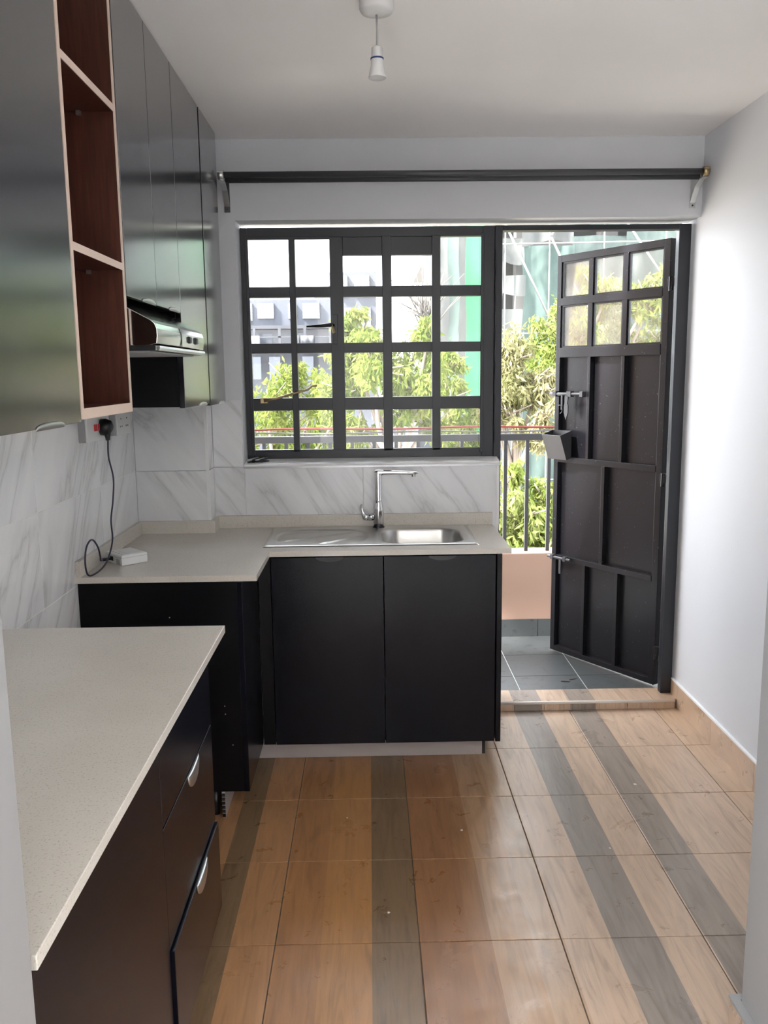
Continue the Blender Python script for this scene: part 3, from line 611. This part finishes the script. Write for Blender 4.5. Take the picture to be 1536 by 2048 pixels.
# ------------------------------------------------------------------ balcony
BZ = .03
bf = struct('balcony_floor', bx(-1.6, 2.6, 3.965, 5.02, -.16, BZ-.003), m_grout, 'grey slate tile balcony floor')
xs = [.058+.331*k for k in range(6)]; ysb = [3.967,4.18,4.51,4.848]
for a, b in zip(xs, xs[1:]):
    for c, d in zip(ysb, ysb[1:]): obj('slate_tile', bx(a+.002, b-.002, c+.002, d-.002, BZ-.01, BZ), m_slate, bf, .001)
bp_ = struct('balcony_parapet', bx(-1.6, 2.6, 4.852, 5.02, BZ-.02, .527), m_pink, 'low salmon pink balcony parapet', .004)
for k in range(9): obj('skirting_tile', bx(-.35+k*.331, -.022+k*.331, 4.843, 4.852, BZ, .134), m_slate, bp_)
struct('balcony_slab', bx(-1.6, 2.6, 4.0, 5.02, 2.86, 3.0), m_extw, 'unseen slab added over the balcony to block sky and sun')  # added out of view to keep sky and sun off wall and parapet
struct('outer_wall', MB().box(XR+.13, 2.6, 1.78, 3.97, 0, 2.7).box(-1.6, XL-.13, .92, 3.97, 0, 2.7), m_extw)
struct('wall_balcony_left', bx(-1.75, -1.6, 3.97, 5.02, 0, 2.72), m_pink)
rl = thing('balcony_railing', 'dark steel balcony railing with upright bars on the parapet', 'railing', (0, 4.93, .527))
obj('top_rail', bx(-1.6, 2.6, 4.912, 4.950, 1.178, 1.217), m_rail, rl, .003)
for k in range(30):
    xk = -1.24+k*.1265
    obj('baluster', bx(xk-.010, xk+.010, 4.92, 4.94, .525, 1.178), m_rail, rl)
for k, (dz, mm, lab) in enumerate(((.038, m_redrope, 'red cord stretched just above the balcony rail'), (.015, m_bwhite, 'white cord stretched along the balcony rail'))):
    c = obj('cord', MB().tube([(-1.6+.14*i, 4.945+.004*math.sin(i*1.7+k), 1.217+dz+.004*math.sin(i*.9+k*2)) for i in range(31)], .006 if k == 0 else .005, 6), mm)
    tag(c, lab, 'cord')

# ------------------------------------------------------------------ outdoors: ground, buildings, trees
gr = struct('ground', bx(-60, 60, 5.5, 120, -10.2, -10), m_ground, 'ground far below the balcony')

def part(name, b, m, par, bev=0): return obj(name, bx(*b), m, par, bev)
ab = thing('apartment_building', 'grey apartment building with white lattice screens and a laundry balcony', 'building', (-3.2, 33, -10))
part('wall', (-9.0,-1.05,32,40,-10,4.25), m_bgrey, ab); part('tower', (-1.40,.30,31.6,38,-10,5.15), m_bgrey, ab)
part('roof_block', (-2.2,-1.4,36,38,4.2,5.0), m_bwhite, ab)
for x0, x1, z0, z1 in ((-4.75,-4.20,3.5,4.12),(-4.02,-3.42,3.58,4.12),(-2.90,-2.62,3.56,4.1),(-2.38,-1.76,3.56,4.12),(-6.2,-5.4,3.5,4.1)):
    part('lattice_screen', (x0,x1,31.9,32.0,z0,z1), m_lat, ab)
for x0, x1 in ((-1.02,-.72),(-.47,.06)): part('lattice_screen', (x0,x1,31.5,31.6,4.3,5.02), m_lat, ab)
part('shadow_ledge', (-9,-1.4,31.3,32,3.18,3.30), m_bdark, ab); part('recess_wall', (-9,-1.4,31.95,32.0,2.5,3.18), m_bwhite, ab)  # ledge coloured dark to paint in a shadow line
part('balcony_slab', (-9,-1.4,31.0,32,2.42,2.56), m_bwhite, ab)
for k in range(9): part('balcony_post', (-8.6+k*.9,-8.5+k*.9,31.0,31.08,2.56,3.2), m_bdark, ab)
part('balcony_rail', (-9,-1.4,31.0,31.06,2.86,2.90), m_bdark, ab)
for x0, x1 in ((-4.0,-3.5),(-2.75,-2.3)): part('window', (x0,x1,31.92,31.96,2.55,3.05), m_bpane, ab)
for x0, x1, z0, z1 in ((-1.0,-.6,3.2,3.9),(-.3,.1,3.2,3.9),(-4.2,-3.9,1.4,2.2),(-3.6,-3.2,1.4,2.2),(-6,-5.4,1.4,2.2),(-2.4,-2.0,1.3,2.2)): part('window', (x0,x1,31.5,31.6,z0,z1), m_bpane, ab)
for k, (x, w, hh, mm, nm) in enumerate(((-4.45,.42,.46,m_redrope,'red and white'),(-4.0,.3,.4,m_bwhite,'white'),(-2.15,.5,.36,m_bdark,'dark grey'),(-2.6,.25,.4,m_bwhite,'pale'))):
    vs = [(x-w/2+w*i/6, 30.94+.03*math.sin(i*2.1), z) for z in (2.92, 2.92-hh) for i in range(7)]
    c = obj('laundry_cloth', MB().add(vs, [(i,i+1,i+8,i+7) for i in range(6)], True), mm); md = c.modifiers.new('t','SOLIDIFY'); md.thickness = .02
    tag(c, ['red cloth drying on the far balcony rail','white cloth beside the red one on the far balcony','dark grey cloth drying on the far balcony rail','pale cloth left of the dark one on the far balcony'][k], 'laundry')

wh = thing('house', 'white house with dark windows behind the lower branches', 'house', (.7, 19, -10))
part('wall', (.15,1.02,18,22,-10,.55), m_bwhite, wh); part('side_wing', (1.02,1.9,18.6,22,-10,.62), m_bgrey, wh)
for x0, x1, z0, z1 in ((.40,.54,.0,.42),(.60,.74,.05,.42)):
    w = part('window', (x0,x1,17.97,18.0,z0,z1), m_bdark, wh); part('pane', (x0+.02,x1-.02,17.95,17.97,z0+.03,z1-.03), m_bpane, wh)
w = part('window', (1.10,1.34,18.55,18.6,.12,.40), m_bdark, wh); part('pane', (1.13,1.31,18.53,18.55,.15,.37), m_bpane, wh)
part('roof', (.05,2.0,17.8,22,.55+.07,.72), m_bgrey, wh)

nbld = thing('construction_building', 'tall building under construction wrapped in teal safety netting and scaffolding', 'building', (7, 27, -10))
for k in range(8): part('floor_slab', (1.75,18,25,34,-10+k*3.0,-9.7+k*3.0), m_conc, nbld)
for k in range(7): part('column', (1.85+k*2.4,2.35+k*2.4,25.2,25.7,-10,14), m_conc, nbld)
part('core_wall', (1.8,18,27.5,28,-10,14), m_conc, nbld)
def sheet(x0, x1, z0, z1, y, m, amp=.08, name='net_sheet', par=nbld, bot=.1):
    nx_, nz_ = max(4,int((x1-x0)/.12)), max(4,int((z1-z0)/.5)); r1, r2 = random.uniform(0,6), random.uniform(2,4)
    vs = []
    for j in range(nz_+1):
        for i in range(nx_+1):
            u, w = i/nx_, j/nz_; x = x0+(x1-x0)*u; z = z0+(z1-z0)*w
            vs.append((x+.03*math.sin(z*2.3+r1), y+amp*math.sin(x*r2*2+r1+.4*math.sin(z*1.3))+.05*math.sin(z*2+r2), z + (bot*math.sin(x*3+r1) if j == 0 else 0)))
    o = obj(name, MB().add(vs, [(j*(nx_+1)+i, j*(nx_+1)+i+1, (j+1)*(nx_+1)+i+1, (j+1)*(nx_+1)+i) for j in range(nz_) for i in range(nx_)], True), m, par); return o
# strips left of the door post, then bays with gaps where the frame shows
sheet(1.50,1.95,-10,12,24.3,m_teal2); sheet(1.95,2.25,-10,12,24.2,m_wnet); sheet(2.22,2.52,-10,12,24.1,m_teal); sheet(2.50,2.86,-10,12,24.2,m_wnet)
sheet(2.86,3.75,-10,12,24.5,m_wnet)
for x0, x1, m_, gaps in ((3.7,4.35,m_wnet,((3.3,3.75),(4.2,4.6),(5.2,5.4))),(4.3,5.75,m_teal,()),(5.7,7.2,m_teal2,((5.25,5.5),)),(7.15,8.7,m_teal2,()),(8.65,10.4,m_teal,()),(10.3,13,m_teal2,()),(12.9,17,m_teal,())):
    z = -10.0
    for g0, g1 in gaps: sheet(x0, x1, z, g0, 24.4, m_, bot=.0 if z < -9 else .12); z = g1
    sheet(x0, x1, z, 5.0 if (m_ is m_teal) else 12, 24.4, m_)
    if m_ is m_teal: sheet(x0, x1, 5.05, 12, 24.45, m_wnet)
def pole(a, b, r=.045): obj('scaffold_pole', MB().tube([a, b], r, 6), m_pole, nbld)
Yp = 24.0
for x in (3.78, 5.0, 6.5, 8.2, 9.8): pole((x,Yp+.2,-10), (x,Yp+.2,12), .022)
for z in (-1.5, .6, 2.6, 5.0, 5.6): pole((3.0,Yp+.15,z), (14,Yp+.15,z+.12), .02)
for a, b in (((3.75,5.5),(4.95,3.1)),((4.95,2.95),(4.25,2.3)),((5.0,5.15),(6.0,3.2)),((5.0,5.2),(5.35,5.7)),((3.7,-.4),(4.7,.25)),((7.0,5.6),(8.6,3.4)),((6.3,2.2),(7.4,.7)),((8.0,2.5),(9.0,1.2)),((4.1,-1.0),(5.2,-2.6))):
    pole((a[0],Yp,a[1]), (b[0],Yp,b[1]), .032)
gs = sheet(2.60,3.06,-10,12,23.2,m_gnet,.05,'green_sheet',None); tag(gs, 'bright green fabric strip hanging down the building corner', 'netting')

def leaves(blobs, n, m, par, lw=.030, ll=.11, droop=.75):
    vs = []; fs = []; tot = sum(b[3]**2 for b in blobs)
    for (x, y, z, r) in blobs:
        k = int(n*r*r/tot); cl = []
        for _ in range(11):
            d = Vector((random.gauss(0,1), random.gauss(0,1), random.gauss(0,1))).normalized()*r*random.uniform(.25,.95)
            cl.append((Vector((x,y,z))+d, r*random.uniform(.22,.5)))
        for _ in range(k):
            c0, rr = random.choice(cl)
            d = Vector((random.gauss(0,1), random.gauss(0,1), random.gauss(0,1))).normalized()*rr*random.random()**.5
            c = c0+Vector((d.x, d.y, d.z*1.15))
            t = Vector((random.gauss(0,.55), random.gauss(0,.5), -droop+random.gauss(0,.5))).normalized()
            s_ = t.cross(Vector((random.gauss(0,1), random.gauss(0,1), random.gauss(0,.3)))).normalized()
            L_ = ll*random.uniform(.5,1.4); w_ = lw*random.uniform(.5,1.3); b = len(vs)
            vs += [c, c+t*L_*.5+s_*w_*.5, c+t*L_, c+t*L_*.5-s_*w_*.5]; fs.append((b,b+1,b+2,b+3))
    o = obj('foliage', MB().add(vs, fs), m, par); o['kind'] = 'stuff'; return o
def tree(label, base, blobs, n, m, top=None, lw=.03, ll=.11):
    t = thing('tree', label, 'tree', base, 0, 'trees beyond the balcony')
    leaves(blobs, n, m, t, lw, ll)
    tp = top or blobs[0][:3]
    mid = (base[0]*.4+tp[0]*.6, base[1], (tp[2]-1.6))
    obj('trunk', MB().tube([base, ((base[0]+mid[0])/2+.1, base[1], (base[2]+mid[2])/2), mid], [.16,.12,.075], 8), m_bark, t)
    br = MB()
    for (x, y, z, r) in blobs:
        k = Vector(((mid[0]+x)/2+random.uniform(-.12,.12), y, (mid[2]+z)/2-.05))
        br.tube(cat([mid, k, (x, y-.05, z+r*.3)], 4), [.045-.0042*i for i in range(9)], 6)
        for q in range(3):
            br.tube([(x,y,z-.1), (x+random.uniform(-r,r), y-r*.7, z+random.uniform(-.4,.8)*r)], [.016,.006], 5)
    obj('branches', br, m_bark, t)
    return t
def bl(Y, L): return [(x, Y+random.uniform(-.35,.35), z, r) for x, z, r in L]
tree('leafy yellow green tree behind the left window panes', (-1.15,13,-10), bl(13, [(-1.50,1.22,.46),(-1.05,1.38,.50),(-.72,1.15,.46),(-1.40,.68,.50),(-.90,.60,.50),(-1.95,.95,.52),(-1.25,.10,.55),(-.45,.85,.35),(-2.3,.3,.6),(-.6,.0,.5)]), 13000, m_leaf)
t2_ = tree('tall tree with drooping leaves behind the middle window panes', (0.47,11,-10), bl(11, [(-0.11,2.12,0.30),(-0.24,1.87,0.36),(0.10,1.70,0.39),(-0.25,1.43,0.37),(0.52,1.71,0.32),(0.74,1.98,0.29),(0.36,1.39,0.41),(0.69,1.39,0.37),(-0.15,0.85,0.30),(0.80,0.92,0.24),(0.38,1.13,0.25)]), 15000, m_leaf, (.26,11,1.86))
nb_ = MB()
for k in range(46):
    a = random.uniform(.6, 2.9); l = random.uniform(.3,.85); c = Vector((.73+random.uniform(-.09,.10), 11.0+random.uniform(-.2,.2), 2.17+random.uniform(-.10,.17)))
    e_ = c+Vector((math.cos(a)*l*.75, random.uniform(-.2,.2), math.sin(a)*l)); nb_.tube([c, (c+e_)/2+Vector((0,0,.04)), e_], [.010,.007,.003], 4)
obj('bare_twigs', nb_, m_twig, t2_)
tree('slender tree in front of the bright green fabric strip', (1.55,16,-10), bl(16, [(1.45,1.72,.40),(1.50,1.20,.46),(1.78,.62,.40),(1.42,.50,.36),(1.9,.15,.45),(2.05,.95,.22)]), 7000, m_leaf, None, .034, .12)
tree('brownish dry leaved tree just left of the open door leaf', (1.95,11,-10), bl(11, [(1.82,1.80,.30),(1.98,1.42,.38),(1.78,1.12,.36),(2.10,.98,.36),(1.70,1.45,.3),(2.2,1.35,.25)]), 8000, m_leaf3)
tree('low bright green tree behind the balcony bars', (1.59,8.8,-10), bl(8.8, [(1.51,0.17,0.30),(1.76,-0.04,0.34),(1.41,-0.21,0.34),(1.83,0.34,0.20),(1.44,0.47,0.20),(1.68,-0.46,0.42),(1.17,-0.33,0.42),(2.18,-0.16,0.42)]), 9000, m_leaf2)
tree('bright green tree seen through the panes of the open door', (3.2,12,-10), bl(12, [(2.58,2.22,.28),(2.72,2.50,.24),(3.28,2.55,.42),(3.14,2.76,.32),(3.86,2.48,.38),(3.98,2.62,.32),(2.93,2.06,.38),(2.50,1.84,.32),(2.42,1.4,.3),(4.1,2.0,.42),(3.5,1.95,.3),(4.5,1.6,.5)]), 12000, m_leaf2)
tree('paler tree with brown twigs behind the open door leaf', (3.93,14.8,-10), bl(14.8, [(4.05,2.01,0.58),(3.47,1.78,0.52),(4.51,1.60,0.58),(5.20,0.80,0.69),(3.82,1.14,0.58)]), 8000, m_leaf3)
